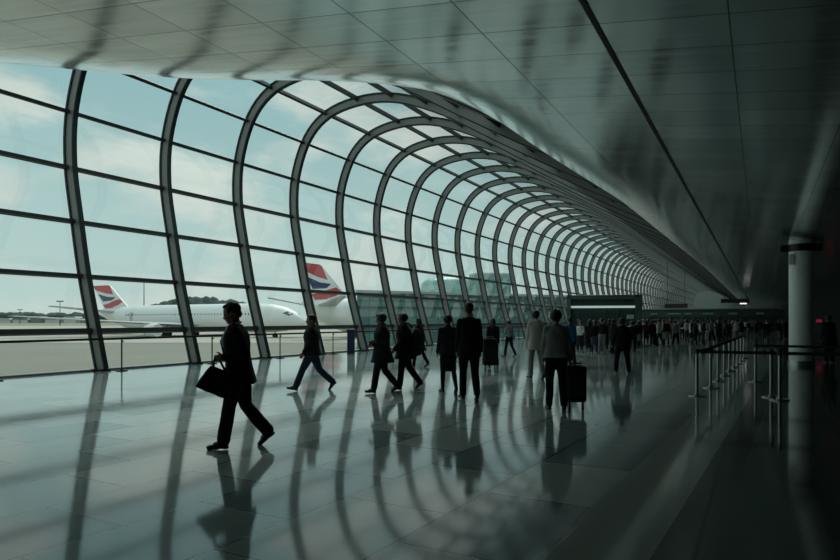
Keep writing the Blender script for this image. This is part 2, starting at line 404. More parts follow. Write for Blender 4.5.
# ------------------------------------------------------------------ tunnel: arched ribs, glazed bays
def rib_mesh(w=.17, d0=-.26, d1=.04):
    mb = MB(); rings = []
    for i, p in enumerate(PROF):
        nn = prof_n(i)
        rings.append([p + nn * d0 + Vector((0, -w / 2, 0)), p + nn * d0 + Vector((0, w / 2, 0)), p + nn * d1 + Vector((0, w / 2, 0)), p + nn * d1 + Vector((0, -w / 2, 0))])
    mb.loft(rings)
    return mb
def gasket_mesh():
    mb = MB(); rings = []
    for i, p in enumerate(PROF):
        nn = prof_n(i); w = .25
        rings.append([p + nn * .03 + Vector((0, -w / 2, 0)), p + nn * .03 + Vector((0, w / 2, 0)), p + nn * .10 + Vector((0, w / 2, 0)), p + nn * .10 + Vector((0, -w / 2, 0))])
    mb.loft(rings)
    return mb
shade_cap_me = rib_mesh(.15, -.30, -.255).mesh('inner_shade_cap'); shade_cap_me.materials.append(M['darkmetal'])  # dark plate: paints the shade on each rib's hall-facing side
rib_me = rib_mesh().mesh('arch_rib'); rib_me.materials.append(M['rib'])
gas_me = gasket_mesh().mesh('gasket'); gas_me.materials.append(M['bar'])
shoe_mb = MB(); shoe_mb.box((-17.8, 0, .03), (.5, .34, .06)); shoe_me = shoe_mb.mesh('base_plate'); shoe_me.materials.append(M['darkmetal'])
def inst(name, me, parent=None, loc=(0, 0, 0)):
    o = bpy.data.objects.new(name, me); col.objects.link(o); o.location = loc
    if parent: o.parent = parent
    return o
for k in range(NB0, NB1 + 1):
    o = inst('arch_beam', rib_me, None, (0, Y1 + k * BAY, 0)); tag(o, kind='structure')
    inst('gasket', gas_me, o); inst('inner_shade_cap', shade_cap_me, o)
    if k < 20: inst('base_plate', shoe_me, o)
# glass of one bay up to and past the crown; solid roof panels down the hall side
g0 = .125
strip = [[p + prof_n(i) * .065 + Vector((0, g0, 0)), p + prof_n(i) * .065 + Vector((0, BAY - g0, 0))] for i, p in enumerate(PROF)]
cut = next(i for i, p in enumerate(PROF) if p.x > -8.3)
mb = MB(); mb.loft(strip[:cut + 1], False, 0, False)
pm = MB()
for i in range(cut, len(PROF) - 1):
    a, b = strip[i], strip[i + 1]; up0, up1 = prof_n(i) * .1, prof_n(i + 1) * .1
    pm.loft([[a[0], a[1], a[1] + up0, a[0] + up0], [b[0], b[1], b[1] + up1, b[0] + up1]])
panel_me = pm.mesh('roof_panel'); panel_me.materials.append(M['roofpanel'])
glass_me = mb.mesh('glass'); glass_me.materials.append(M['glass']); glass_me.polygons.foreach_set('use_smooth', [True] * len(glass_me.polygons))
SEAMS = [1.25]
s = 1.25
while s + 1.3 < ARC[-1]:
    s += 1.755; SEAMS.append(s)
bar_mes = []
for j, s in enumerate(SEAMS):
    if s > ARC[-1] - .2: continue
    p, d = at_arc(s); nn = Vector((-d.z, 0, d.x)); hw = .075 if j == 0 else .055; mb = MB()
    ring = lambda y: [p + d * hw - nn * .10 + Vector((0, y, 0)), p - d * hw - nn * .10 + Vector((0, y, 0)), p - d * hw + nn * .08 + Vector((0, y, 0)), p + d * hw + nn * .08 + Vector((0, y, 0))]
    mb.loft([ring(.085), ring(BAY - .085)])
    me = mb.mesh('mullion'); me.materials.append(M['bar']); bar_mes.append(me)
for k in range(NB0, NB1):
    w = inst('window_%d' % (k - NB0 + 1), glass_me, None, (0, Y1 + k * BAY, 0)); tag(w, kind='structure')
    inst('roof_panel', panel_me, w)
    for me in bar_mes: inst('mullion', me, w)

# ------------------------------------------------------------------ guard rail along the glass
RX = -17.25
rail = empty('guard_rail', (RX, 9.9, 0), 0, 'slim black guard rail on round-footed posts along the foot of the glass wall', 'railing')
ny = 28; y0 = 13.35 - 3 * BAY
mb = MB(); mb.box((0, (ny - 1) * BAY / 2 + y0 - 9.9, .985), (.06, (ny - 1) * BAY, .065)); mb.build('top_rail', M['darkmetal'], rail)
post_mb = MB(); post_mb.cyl((0, 0, .02), (0, 0, .965), .022, 10); post_me = post_mb.mesh('post'); post_me.materials.append(M['darkmetal'])
bp_mb = MB(); bp_mb.cyl((0, 0, 0), (0, 0, .025), .17, 20); bp_mb.cyl((0, 0, .025), (0, 0, .05), .05, 16); bp_me = bp_mb.mesh('base_plate'); bp_me.materials.append(M['darkmetal'])
br_mb = MB(); br_mb.box((.03, 0, .90), (.07, .04, .05)); br_me = br_mb.mesh('bracket'); br_me.materials.append(M['darkmetal'])
for k in range(ny):
    p = inst('post', post_me, rail, (0, y0 + k * BAY - 9.9, 0)); inst('base_plate', bp_me, p)
    if k < 10: inst('bracket', br_me, p)

# ------------------------------------------------------------------ outside
def ground(name, x0, x1, y0, y1, z, m, kind='structure', label=None):
    mb = MB(); mb.box(((x0 + x1) / 2, (y0 + y1) / 2, z - .1), (x1 - x0, y1 - y0, .2)); o = mb.build(name, m); tag(o, kind=kind)
    if label: o['label'] = label
    return o
GZ = -2.0
ground('ground', -2500, 400, -1500, 3500, GZ, M['taxi'])
def dirpt(px, d):
    # a bearing in the place: px is the bearing measured across the view, d the distance along the view axis
    c, s_ = math.cos(YAW), math.sin(YAW); k = (px - 420) / F_PX * d
    return Vector((-s_ * d + c * k, c * d + s_ * k, 0))
def quad_ground(name, pts, z, m, kind, label=None):
    mb = MB(); n = len(pts); mb.add([(p.x, p.y, z) for p in pts] + [(p.x, p.y, z - .04) for p in pts], [tuple(range(n)), tuple(range(2 * n - 1, n - 1, -1))] + [(i, (i + 1) % n, n + (i + 1) % n, n + i) for i in range(n)])
    o = mb.build(name, m); tag(o, kind=kind)
    return o
quad_ground('apron', [dirpt(-900, 100), dirpt(900, 100), dirpt(900, 400), dirpt(-900, 400)], GZ + .05, M['apron'], 'structure')
quad_ground('grass', [dirpt(-900, 430), dirpt(700, 430), dirpt(700, 590), dirpt(-900, 590)], GZ + .04, M['grass'], 'stuff')

# ---- aircraft
def airliner(label, tail, nose, dia, fin_h, zc, chord=1.0, group='airliners parked outside', wing=True, nwin=46):
    tail, nose = Vector(tail), Vector(nose); L = (nose - tail).length; d = (nose - tail).normalized()
    root = empty('airliner', (tail.x, tail.y, GZ), math.atan2(d.y, d.x), label, 'aeroplane', group)
    r = dia / 2; z0 = zc - GZ
    prof = [(0, .10, .62), (.03, .28, .5), (.10, .58, .28), (.18, .84, .1), (.27, 1, 0), (.80, 1, 0), (.88, .95, -.02), (.93, .80, -.08), (.965, .58, -.18), (.99, .30, -.30), (1, .06, -.36)]
    mb = MB()
    mb.loft([[Vector((L * t, r * k * math.cos(a), z0 + r * up + r * k * math.sin(a))) for a in [2 * math.pi * j / 28 for j in range(28)]] for t, k, up in prof])
    mb.build('fuselage', M['white'], root, True)
    # fin: swept plate with painted ribbons
    zb = z0 + r * .62; fh = fin_h
    def FP(u, v):          # u along chord 0..1, v up 0..1
        x_te = L * .055 + (-L * .075) * v; x_le = x_te + L * (.15 - .05 * v) * (1 + (chord - 1) * (1 - .75 * v))
        return (x_te + (x_le - x_te) * u, zb + fh * v)
    mb = MB(); mb.prism([FP(0, 0), FP(1, 0), FP(1, .97), FP(.93, 1), FP(0, 1)], 'y', -.16, .16); fin = mb.build('fin', M['white'], root)
    def patch(uv, m, nm):
        mb = MB()
        for sgn in (-1, 1): mb.prism([FP(u, v) for u, v in uv], 'y', sgn * .155, sgn * .20)
        mb.build(nm, m, fin)
    patch([(0, .99), (.93, .99), (.99, .95), (.80, .62), (.45, .68), (0, .82)], M['fred'], 'red_top_panel')
    patch([(.05, .66), (.45, .54), (.82, .52), (.55, .40), (.12, .36)], M['fblue'], 'blue_wedge')
    patch([(.02, .22), (.3, .28), (.62, .38), (.92, .44), (.99, .34), (.7, .22), (.40, .14), (.36, .02), (.10, .02)], M['fred'], 'red_ribbon')
    for sgn in (-1, 1):
        mb = MB(); a = [Vector((L * .16, sgn * r * .4, z0 + r * .45)), Vector((L * .06, sgn * r * .3, z0 + r * .45)), Vector((L * .0, sgn * L * .17, z0 + r * .9)), Vector((L * .03, sgn * L * .17, z0 + r * .9))]
        mb.add(a + [p + Vector((0, 0, .25)) for p in a], [(0, 1, 2, 3), (7, 6, 5, 4), (0, 1, 5, 4), (1, 2, 6, 5), (2, 3, 7, 6), (3, 0, 4, 7)])
        mb.build('tailplane', M['planegrey'], root)
        if not wing: continue
        mb = MB()
        def wr(x0, x1, y, z, t): return [Vector((x0, y, z)), Vector((x0 * .7 + x1 * .3, y, z + t)), Vector((x1, y, z)), Vector((x0 * .7 + x1 * .3, y, z - t * .5))]
        mb.loft([wr(L * .62, L * .42, sgn * r * .5, z0 - r * .55, .55), wr(L * .52, L * .38, sgn * L * .17, z0 - r * .35, .35), wr(L * .36, L * .31, sgn * L * .44, z0 + r * .1, .12)])
        mb.build('wing', M['planegrey'], root, True)
        ex, ey, ez = L * .555, sgn * L * .165, z0 - r * .85; er = r * .47
        mb = MB(); mb.loft([[Vector((ex + t * er * 3.4, ey + er * k * math.cos(a), ez + er * k * math.sin(a))) for a in [2 * math.pi * j / 20 for j in range(20)]] for t, k in ((-.45, .45), (-.25, .75), (.1, 1), (.4, 1), (.5, .9), (.49, .78), (.3, .7))])
        e = mb.build('engine', M['white'], root, True)
        mb = MB(); mb.prism([(ex - er, ez + er * .8), (ex + er * 1.3, ez + er * .8), (ex - er * .4, z0 - r * .35), (ex - er * 2, z0 - r * .4)], 'y', ey - .15, ey + .15); mb.build('pylon', M['planegrey'], e)
        g = MB(); g.cyl((L * .47, sgn * r * 1.2, z0 - r * .5), (L * .47, sgn * r * 1.2, .6), .22, 10)
        gear = g.build('main_gear', M['planegrey'], root)
        for dx in (-.75, .75):
            t = MB(); t.cyl((L * .47 + dx, sgn * r * 1.2 - .45, .6), (L * .47 + dx, sgn * r * 1.2 + .45, .6), .6, 20); t.build('wheel', M['tyre'], gear, True)
    if wing:
        g = MB(); g.cyl((L * .89, 0, z0 - r * .8), (L * .89, 0, .45), .16, 10); gear = g.build('nose_gear', M['planegrey'], root)
        t = MB(); t.cyl((L * .89, -.35, .45), (L * .89, .35, .45), .45, 20); t.build('wheel', M['tyre'], gear, True)
        for sgn in (-1, 1):
            cw = MB(); cw.add([(L * .953, sgn * r * .35, z0 + r * .42), (L * .945, sgn * r * .62, z0 + r * .30), (L * .965, sgn * r * .52, z0 + r * .13), (L * .972, sgn * r * .28, z0 + r * .24)], [(0, 1, 2, 3)])
            cw.build('cockpit_window', M['pane'], root)
    w = MB(); w.ell((0, 0, 0), (.16, .05, .24), n=8, m=6); wme = w.mesh('cabin_window'); wme.materials.append(M['pane'])
    a = R(14)
    for k in range(nwin):
        inst('cabin_window', wme, root, (L * (.24 + .60 * k / nwin), -r * math.cos(a), z0 + r * math.sin(a)))
    for t in (.27, .55, .86):
        dmb = MB(); dmb.box((L * t, -r * .985, z0 + r * .1), (1.0, .1, 1.9)); dmb.build('cabin_door', M['planegrey'], root)
    return root
t1 = dirpt(97, 165); n1 = dirpt(304, 126)
airliner('white airliner parked on the apron, whole and seen side-on behind the leftmost glass bays', t1, n1, 6.0, 6.4, 2.0)
t2 = dirpt(303, 112); n2 = dirpt(432, 153)
airliner('second airliner whose big red and blue tail fin rises right of the first one\'s nose', t2, n2, 6.4, 7.0, 2.5, 1.75)

# ---- glass buildings outside, each with UVs in metres for the curtain wall grid
def wall_uv(name, path, z0, ztop, m, parent, closed=False):
    bm = bmesh.new(); uvl = bm.loops.layers.uv.new('UVMap'); s_ = [0]
    for i in range(1, len(path)): s_.append(s_[-1] + (path[i] - path[i - 1]).length)
    zt = ztop if isinstance(ztop, list) else [ztop] * len(path)
    lo = [bm.verts.new((p.x, p.y, z0)) for p in path]; hi = [bm.verts.new((p.x, p.y, zt[i])) for i, p in enumerate(path)]
    for i in range(len(path) - 1):
        f = bm.faces.new((lo[i], lo[i + 1], hi[i + 1], hi[i]))
        for lp, uv in zip(f.loops, ((s_[i], z0), (s_[i + 1], z0), (s_[i + 1], zt[i + 1]), (s_[i], zt[i]))): lp[uvl].uv = uv
    me = bpy.data.meshes.new(name); bm.to_mesh(me); bm.free(); me.materials.append(m)
    o = bpy.data.objects.new(name, me); col.objects.link(o); o.parent = parent; return o
def slab(name, path, z, h, m, parent):
    mb = MB(); n = len(path)
    mb.add([(p.x, p.y, z) for p in path] + [(p.x, p.y, z + h) for p in path], [tuple(range(n))[::-1], tuple(range(n, 2 * n))] + [(i, (i + 1) % n, n + (i + 1) % n, n + i) for i in range(n)])
    return mb.build(name, m, parent)
b0 = empty('terminal_building', (0, 0, 0), 0, 'long low teal glass pier building outside, with a flat pale roof edge', 'building')
A, B = dirpt(357, 76), dirpt(590, 95); dd = (B - A).normalized(); nn = Vector((-dd.y, dd.x, 0))
C_, D_ = B + (B.normalized() * 7), A + (A.normalized() * 8)
wall_uv('curtain_wall', [D_, A, B, C_, D_], GZ, 4.75, M['pav'], b0); slab('roof', [A - nn * .5 - dd * .4, B - nn * .5, C_, D_ - dd * .4], 4.75, .3, M['roofing'], b0)
for zz in (.6, 2.9):
    slab('floor_band', [A - nn * .12, B - nn * .12, B + nn * .3, A + nn * .3], zz, .28, M['kiosk'], b0)
b1 = empty('terminal_building', (0, 0, 0), 0, 'pale teal glass rotunda with a curved shoulder rising above the low pier building', 'building')
c1 = dirpt(460, 190); 
path = [c1 + Vector((11.6 * math.cos(a), 11.6 * math.sin(a), 0)) for a in [2 * math.pi * k / 40 for k in range(41)]]
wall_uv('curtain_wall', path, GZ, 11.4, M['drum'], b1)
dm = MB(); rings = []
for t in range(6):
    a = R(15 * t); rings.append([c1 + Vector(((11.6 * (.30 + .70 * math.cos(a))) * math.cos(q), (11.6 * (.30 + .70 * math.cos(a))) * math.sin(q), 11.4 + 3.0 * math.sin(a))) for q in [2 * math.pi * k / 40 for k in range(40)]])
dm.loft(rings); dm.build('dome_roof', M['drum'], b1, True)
b2 = empty('terminal_building', (0, 0, 0), 0, 'darker teal square glass tower standing against the right side of the rotunda', 'building')
A, B = dirpt(480, 168), dirpt(511, 171); dd = (B - A).normalized(); nn = Vector((-dd.y, dd.x, 0))
P4 = [A + nn * 7, A, B, B + nn * 7, A + nn * 7]
wall_uv('curtain_wall', P4, GZ, 13.5, M['tower'], b2); slab('roof', P4[:4], 13.5, .35, M['roofing'], b2)

# ---- far treeline, sheds, masts
def treeline(name, px0, px1, d, hmin, hmax, seed):
    rnd = random.Random(seed); mb = MB(); n = int((px1 - px0) * .9)
    for i in range(n):
        px = px0 + (px1 - px0) * i / n; p = dirpt(px, d + rnd.uniform(-15, 15)); h = rnd.uniform(hmin, hmax) * (.6 + .4 * math.sin(math.pi * min(1, max(0, (i + .5) / n))) if hmax > 20 else 1)
        mb.ell((p.x, p.y, GZ + h * .42), (rnd.uniform(.5, .9) * 14 , rnd.uniform(.5, .9) * 12, h * .58), n=9, m=6)
    o = mb.build(name, M['tree'], None, True); tag(o, 'band of dark trees far beyond the airfield', 'trees', None, 'stuff'); return o
treeline('treeline', -260, 150, 900, 9, 15, 3)
o = treeline('treeline', 146, 262, 640, 20, 28, 5); o['label'] = 'clump of dark trees showing above the parked airliner'
for i, (px, w, h, m) in enumerate([(24, 18, 4, 'hangar'), (39, 12, 6, 'hangard'), (56, 18, 4.4, 'hangar'), (73, 14, 6, 'hangar'), (88, 12, 4, 'hangard'), (9, 12, 4, 'hangar')]):
    p = dirpt(px, 780)
    r_ = empty('hangar', (p.x, p.y, GZ), YAW, ['widest low white shed beneath the distant trees', 'dark grey distant shed between two white ones', 'white distant shed just right of the dark grey one', 'tall white distant shed left of the first rib', 'dark distant shed nearest the first rib', 'small white distant shed at the photo\'s left edge'][i], 'building', 'sheds across the airfield')
    mb = MB(); mb.box((0, 0, h / 2), (w, 15, h)); mb.build('wall', M[m], r_)
    mb = MB(); mb.prism([(-w / 2 - 1, h), (w / 2 + 1, h), (w / 2 - 1, h + 1.6), (-w / 2 + 1, h + 1.6)], 'y', -8.5, 8.5); mb.build('roof', M['roofing' if i % 2 else 'hangard'], r_)
for i, (px, d, h) in enumerate([(60, 415, 15.5), (144, 330, 23), (20, 600, 13)]):
    p = dirpt(px, d)
    r_ = empty('light_mast', (p.x, p.y, GZ), YAW, ['thin floodlight mast beyond the grass, left of the first rib', 'tall thin floodlight mast behind the parked airliner\'s tail', 'faint short mast near the photo\'s left edge'][i], 'lamp post', 'floodlight masts')
    mb = MB(); mb.cyl((0, 0, 0), (0, 0, h), .32, 8, 0, .18); mb.build('pole', M['darkmetal'], r_)
    mb = MB(); mb.box((0, 0, h), (4.2 if i != 1 else 1.2, .8, .7)); mb.build('lamp_head', M['darkmetal'], r_)

# ------------------------------------------------------------------ hall fittings
# round column
COLX, COLY = 1.25, 25.9
ctop = ceil_z(COLX)
o = MB(); o.cyl((0, 0, 0), (0, 0, ctop + .05), .37, 40); c_ = o.build('column', M['column'], None, True); c_.location = (COLX, COLY, 0)
tag(c_, 'pale round column by the queue barriers', 'column', None, 'structure')
o = MB(); o.cyl((0, 0, 0), (0, 0, .16), .40, 40); o.build('collar', M['steel'], c_, True)
o = MB(); o.cyl((0, 0, ctop - .34), (0, 0, ctop - .1), .42, 40); o.box((0, 0, ctop - .22), (1.25, .3, .22)); o.build('bracket', M['darkmetal'], c_)
o = MB(); o.box((-.30, -.30, ctop - .62), (.14, .14, .36)); o.build('speaker_box', M['column'], c_)

def stanchion(x, y, label, belts, h=.95, group='queue barrier posts'):
    r_ = empty('barrier_post', (x, y, 0), 0, label, 'barrier post', group)
    mb = MB(); mb.cyl((0, 0, .03), (0, 0, h), .032, 14); p = mb.build('post', M['steel'], r_, True)
    mb = MB(); mb.cyl((0, 0, 0), (0, 0, .022), .17, 24); mb.cyl((0, 0, .022), (0, 0, .05), .06, 16); mb.build('base', M['steel'], r_)
    mb = MB(); mb.cyl((0, 0, h - .09), (0, 0, h + .015), .045, 14); mb.build('belt_head', M['black'], r_)
    for dx, dy in belts:
        L = math.hypot(dx, dy); rot = Matrix.Rotation(math.atan2(dy, dx), 3, 'Z')
        mb = MB(); mb.box((dx / 2, dy / 2, h - .045), (L - .11, .008, .062), rot); mb.build('belt', M['belt'], r_)
    return r_
near = 14.37
stanchion(-1.14, near, 'nearest steel barrier post, at the corner where the black belts meet', [(1.48, 0), (.14, 1.85)])
stanchion(.34, near, 'steel barrier post of the front belt, in line with the pale column\'s left side', [(1.48, 0)])
stanchion(1.82, near, 'front row barrier post before the pale column, belted toward the right wall', [(1.5, 0)])
stanchion(.20, near + .42, 'steel barrier post doubled up close behind the front belt', [])
names = ['second', 'third', 'fourth', 'fifth', 'sixth', 'seventh', 'eighth', 'ninth']
for i in range(8):
    stanchion(-1.0 + .06 * i, near + 1.85 * (i + 1), '%s steel barrier post back along the left side of the queue lanes' % names[i], [(.06, 1.85)] if i < 7 else [])
stanchion(-.1, near + 3.9, 'barrier post starting the second belt, left of the pale column', [(3.4, 0)])

# kiosk block
kp = dirpt(604, 40)
k_ = empty('kiosk', (kp.x, kp.y, 0), YAW - R(14), 'dark boxy kiosk with a long white light strip beyond the crowd', 'kiosk')
W, Hh = 4.45, 3.1
mb = MB(); mb.box((-W / 2 + .12, 1, Hh / 2), (.24, 2.4, Hh)); mb.build('side_panel', M['kiosk'], k_)
mb = MB(); mb.box((W / 2 - .2, 1, Hh / 2), (.4, 2.4, Hh)); mb.build('side_panel', M['kiosk'], k_)
mb = MB(); mb.box((0, 1, Hh - .13), (W, 2.4, .26)); mb.build('canopy', M['kiosk'], k_, bevel=.05)
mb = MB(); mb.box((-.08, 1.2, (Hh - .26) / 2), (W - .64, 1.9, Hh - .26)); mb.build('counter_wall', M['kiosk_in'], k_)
mb = MB(); mb.box((-.1, .1, 2.36), (W - .62, .14, .13)); mb.build('light_strip', M['strip'], k_)
mb = MB(); mb.box((1.55, .1, 1.75), (.42, .1, .26)); mb.build('notice', M['lwhite'], k_)
for i in range(5):
    mb = MB(); mb.box((-1.6 + .8 * i, .2, 1.55), (.05, .06, 1.3)); mb.build('glazing_bar', M['kiosk'], k_)

# gate header across the hall
HY_ = 109.0
h_ = empty('gate_header', (0, HY_, 0), 0, 'long dark header wall across the far end above the gates', 'partition')
mb = MB(); mb.box((-6.7, 0, 2.62), (20.0, .8, 1.14)); mb.build('header_panel', M['header'], h_)
mb = MB(); mb.box((-6.7, -.2, 3.24), (20.0, 1.4, .1)); mb.build('cornice', M['rib'], h_)
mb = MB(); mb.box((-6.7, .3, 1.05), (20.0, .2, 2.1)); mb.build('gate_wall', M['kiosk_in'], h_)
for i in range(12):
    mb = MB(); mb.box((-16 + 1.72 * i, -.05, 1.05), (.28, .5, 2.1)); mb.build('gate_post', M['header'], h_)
for i, (px, w) in enumerate([(654, 1.0), (674, 2.0), (688, 1.0), (708, 1.6), (733, 1.2), (760, 1.0)]):
    p = dirpt(px, 100); x = p.x / p.y * (HY_ - .5)
    s_ = empty('exit_sign', (x, HY_ - .48, 2.35), 0, ['green lit gate sign at the left end of the far header, right of the kiosk', 'widest green lit gate sign on the far header', 'short green lit sign just right of the widest one', 'green lit gate sign below the hanging boards, middle of the far header', 'dim green gate sign just under the ceiling-hung board', 'rightmost green gate sign on the far header'][i], 'sign', 'green gate signs')
    mb = MB(); mb.box((0, 0, .18), (w, .08, .38)); mb.build('panel', M['header'], s_)
    mb = MB()
    n_ = max(3, int(w / .22))
    for q in range(n_): mb.box((-w / 2 + (q + .5) * w / n_, -.045, .18), (w / n_ * .66, .03, .2 + .05 * (q % 2)))
    mb.build('lit_symbol', M['exit'], s_)
p = dirpt(676, 96)
s_ = empty('direction_board', (p.x, p.y, 3.08), 0, 'black direction board standing up over the far header, left of the ceiling-hung one', 'sign')
mb = MB(); mb.box((0, 0, .55), (3.2, .25, .62)); mb.build('board', M['black'], s_)
for sx in (-1.2, 1.2):
    mb = MB(); mb.cyl((sx, .05, .86), (sx, .05, next(q.z for q in reversed(PROF) if q.x < p.x + sx) - 3.08), .03, 8); mb.build('hanger', M['darkmetal'], s_)
p = dirpt(735, 66)
s_ = empty('direction_board', (p.x, p.y, 3.15), 0, 'dark board hung from the ceiling with a small bright lamp below it', 'sign')
mb = MB(); mb.box((0, 0, .35), (2.6, .3, .42)); mb.build('board', M['black'], s_)
for sx in (-1.0, 1.0):
    mb = MB(); mb.cyl((sx, 0, .56), (sx, 0, ceil_z(p.x + sx) - 3.15 + .02), .03, 8); mb.build('hanger', M['darkmetal'], s_)
mb = MB(); mb.box((.75, -.1, .06), (.6, .2, .1)); mb.build('lamp', M['spot'], s_)

# navy bin by the fifth rib
p = dirpt(351, 30.2)
n_ = empty('waste_bin', (p.x, p.y, 0), YAW, 'navy blue box-shaped bin at the glass wall by the guard rail', 'bin')
mb = MB(); mb.box((0, 0, .54), (.33, .33, 1.0)); mb.build('body', M['navy'], n_, bevel=.02)
mb = MB(); mb.box((0, 0, 1.08), (.37, .37, .08)); mb.build('lid', M['navy'], n_, bevel=.02)
mb = MB(); mb.box((0, 0, .02), (.34, .34, .04)); mb.build('plinth', M['black'], n_)
# red lit sign and its bracket on the right wall
s_ = empty('wall_sign', (3.5, 48.0, 1.40), 0, 'small red lit sign on the dark right wall behind the column', 'sign')
mb = MB(); mb.box((-.2, 0, .1), (.32, .06, .2)); mb.build('lit_panel', M['redlamp'], s_)
mb = MB(); mb.box((-.2, 0, .22), (.44, .1, .04)); mb.build('bracket', M['darkmetal'], s_)

# ------------------------------------------------------------------ people
def rotx(v, a):   # swing in the walking plane: positive turns "down" towards "forward"
    return Vector((v[0], v[1] * math.cos(a) - v[2] * math.sin(a), v[1] * math.sin(a) + v[2] * math.cos(a)))
def limb_dir(fwd, side, sx):
    # fwd: degrees forward of straight down, side: degrees out to the body's side sx
    a, b = R(fwd), R(side)
    return Vector((sx * math.sin(b), math.sin(a) * math.cos(b), -math.cos(a) * math.cos(b)))
def ring(c, ax, ay, up, n=20, front=0.0):
    # an elliptical slice of the torso square to the direction up
    f = Vector((0, up.z, -up.y)); out = []
    for j in range(n):
        t = 2 * math.pi * j / n; ca, sa = math.cos(t), math.sin(t)
        k = 1 / (abs(ca) ** 2.5 + abs(sa) ** 2.5) ** (1 / 2.5)
        out.append(c + Vector((ax * ca * k, 0, 0)) + f * (ay * sa * k + front))
    return out

BASE = dict(thL=0, thR=0, knL=4, knR=4, ftL=0, ftR=0, abL=2, abR=2, lean=2, saL=3, saR=3, sbL=7, sbR=7, elL=12, elR=12, eiL=0, eiR=0, hy=0, hp=4, curlL=28, curlR=28)

def skeleton(p):
    J = {}; P = dict(BASE); P.update(p); J['P'] = P
    hip = Vector((0, 0, .93)); J['hip'] = hip
    for step in range(60):                                  # bend the lower-reaching knee until both feet meet the floor
        lows = {}
        for s, sx in (('L', -1), ('R', 1)):
            h = hip + Vector((sx * .092, 0, -.02)); J['h' + s] = h
            k = h + limb_dir(P['th' + s], P['ab' + s], sx) * .43; J['k' + s] = k
            a = k + limb_dir(P['th' + s] - P['kn' + s], P['ab' + s] * .5, sx) * .42; J['a' + s] = a
            ft = R(P['ft' + s]); f = Vector((sx * .12, math.cos(ft), -math.sin(ft))).normalized(); dn = Vector((0, -math.sin(ft), -math.cos(ft)))
            J['f' + s] = f; J['d' + s] = dn
            J['heel' + s] = a - f * .055 + dn * .084; J['toe' + s] = a + f * .165 + dn * .084
            lows[s] = min(J['heel' + s].z, J['toe' + s].z)
        if abs(lows['L'] - lows['R']) < .006: break
        lo_ = 'L' if lows['L'] < lows['R'] else 'R'
        P['kn' + lo_] += 1.0
    low = min(lows.values())
    dz = Vector((0, 0, .003 - low))
    for k_ in list(J):
        if isinstance(J[k_], Vector) and k_[0] in 'hkat' and not k_.startswith('d') and k_ not in ('fL', 'fR'): J[k_] = J[k_] + dz
    le = R(P['lean']); up = Vector((0, math.sin(le), math.cos(le))); J['up'] = up; fw = Vector((0, up.z, -up.y)); J['fw'] = fw
    hip = J['hip']
    J['chest'] = hip + up * .36; J['neck'] = hip + up * .550 + fw * -.006
    for s, sx in (('L', -1), ('R', 1)):
        sh = hip + up * .462 + Vector((sx * .160, 0, 0)) - fw * .012; J['s' + s] = sh
        d1 = limb_dir(P['sa' + s], P['sb' + s], sx); e = sh + d1 * .295; J['e' + s] = e
        d2 = limb_dir(P['sa' + s] + P['el' + s], P['sb' + s] * .3 - P['ei' + s], sx); w = e + d2 * .25; J['w' + s] = w; J['wd' + s] = d2
    hq = R(P['hy']); hp = R(P['hp']) + le * .6
    J['hm'] = Matrix.Rotation(hq, 3, 'Z') @ Matrix.Rotation(-hp, 3, 'X')
    J['hm'] = J['hm'] @ Matrix.Diagonal((1.06, 1.06, 1.06))
    J['head'] = J['neck'] + up * .030 + J['hm'] @ Vector((0, .022, .100))
    return J

def add_hand(mb, J, s, detail):
    sx = -1 if s == 'L' else 1; d = J['wd' + s]; w = J['w' + s]; P = J['P']
    inn = Vector((-sx, 0, 0)); inn = (inn - d * inn.dot(d)).normalized()       # palm faces the body
    fwd = d.cross(inn); fwd = fwd if fwd.y > 0 or fwd.z > .3 else -fwd          # thumb side
    pc = w + d * .05
    rot = Matrix((fwd, inn, d)).transposed()
    mb.ell(w + d * .045, (.042, .020, .058), rot, 12, 8)
    mb.cap(w, w + d * .03, .029, .028, 10)
    c = R(P['curl' + s])
    for i, (o, L) in enumerate(((-.031, .058), (-.0105, .072), (.0105, .078), (.030, .070))):
        b = w + d * .086 + fwd * o; q = b; a = c * .6; r = .0098 if detail else .0125
        for seg in (.48, .30, .22):
            dd = d * math.cos(a) + inn * math.sin(a); n = q + dd * L * seg * 1.05; mb.cap(q, n, r, r * .93, 8); q = n; a += c; r *= .93
    t0 = w + d * .028 + fwd * .030; dd = (d * .62 + fwd * .68 + inn * .35).normalized(); t1 = t0 + dd * .040
    d3 = (d * .9 + fwd * .15 + inn * (.25 + math.sin(c) * .5)).normalized(); t2 = t1 + d3 * .032
    mb.cap(t0, t1, .0135, .0115, 8); mb.cap(t1, t2, .0112, .009, 8)

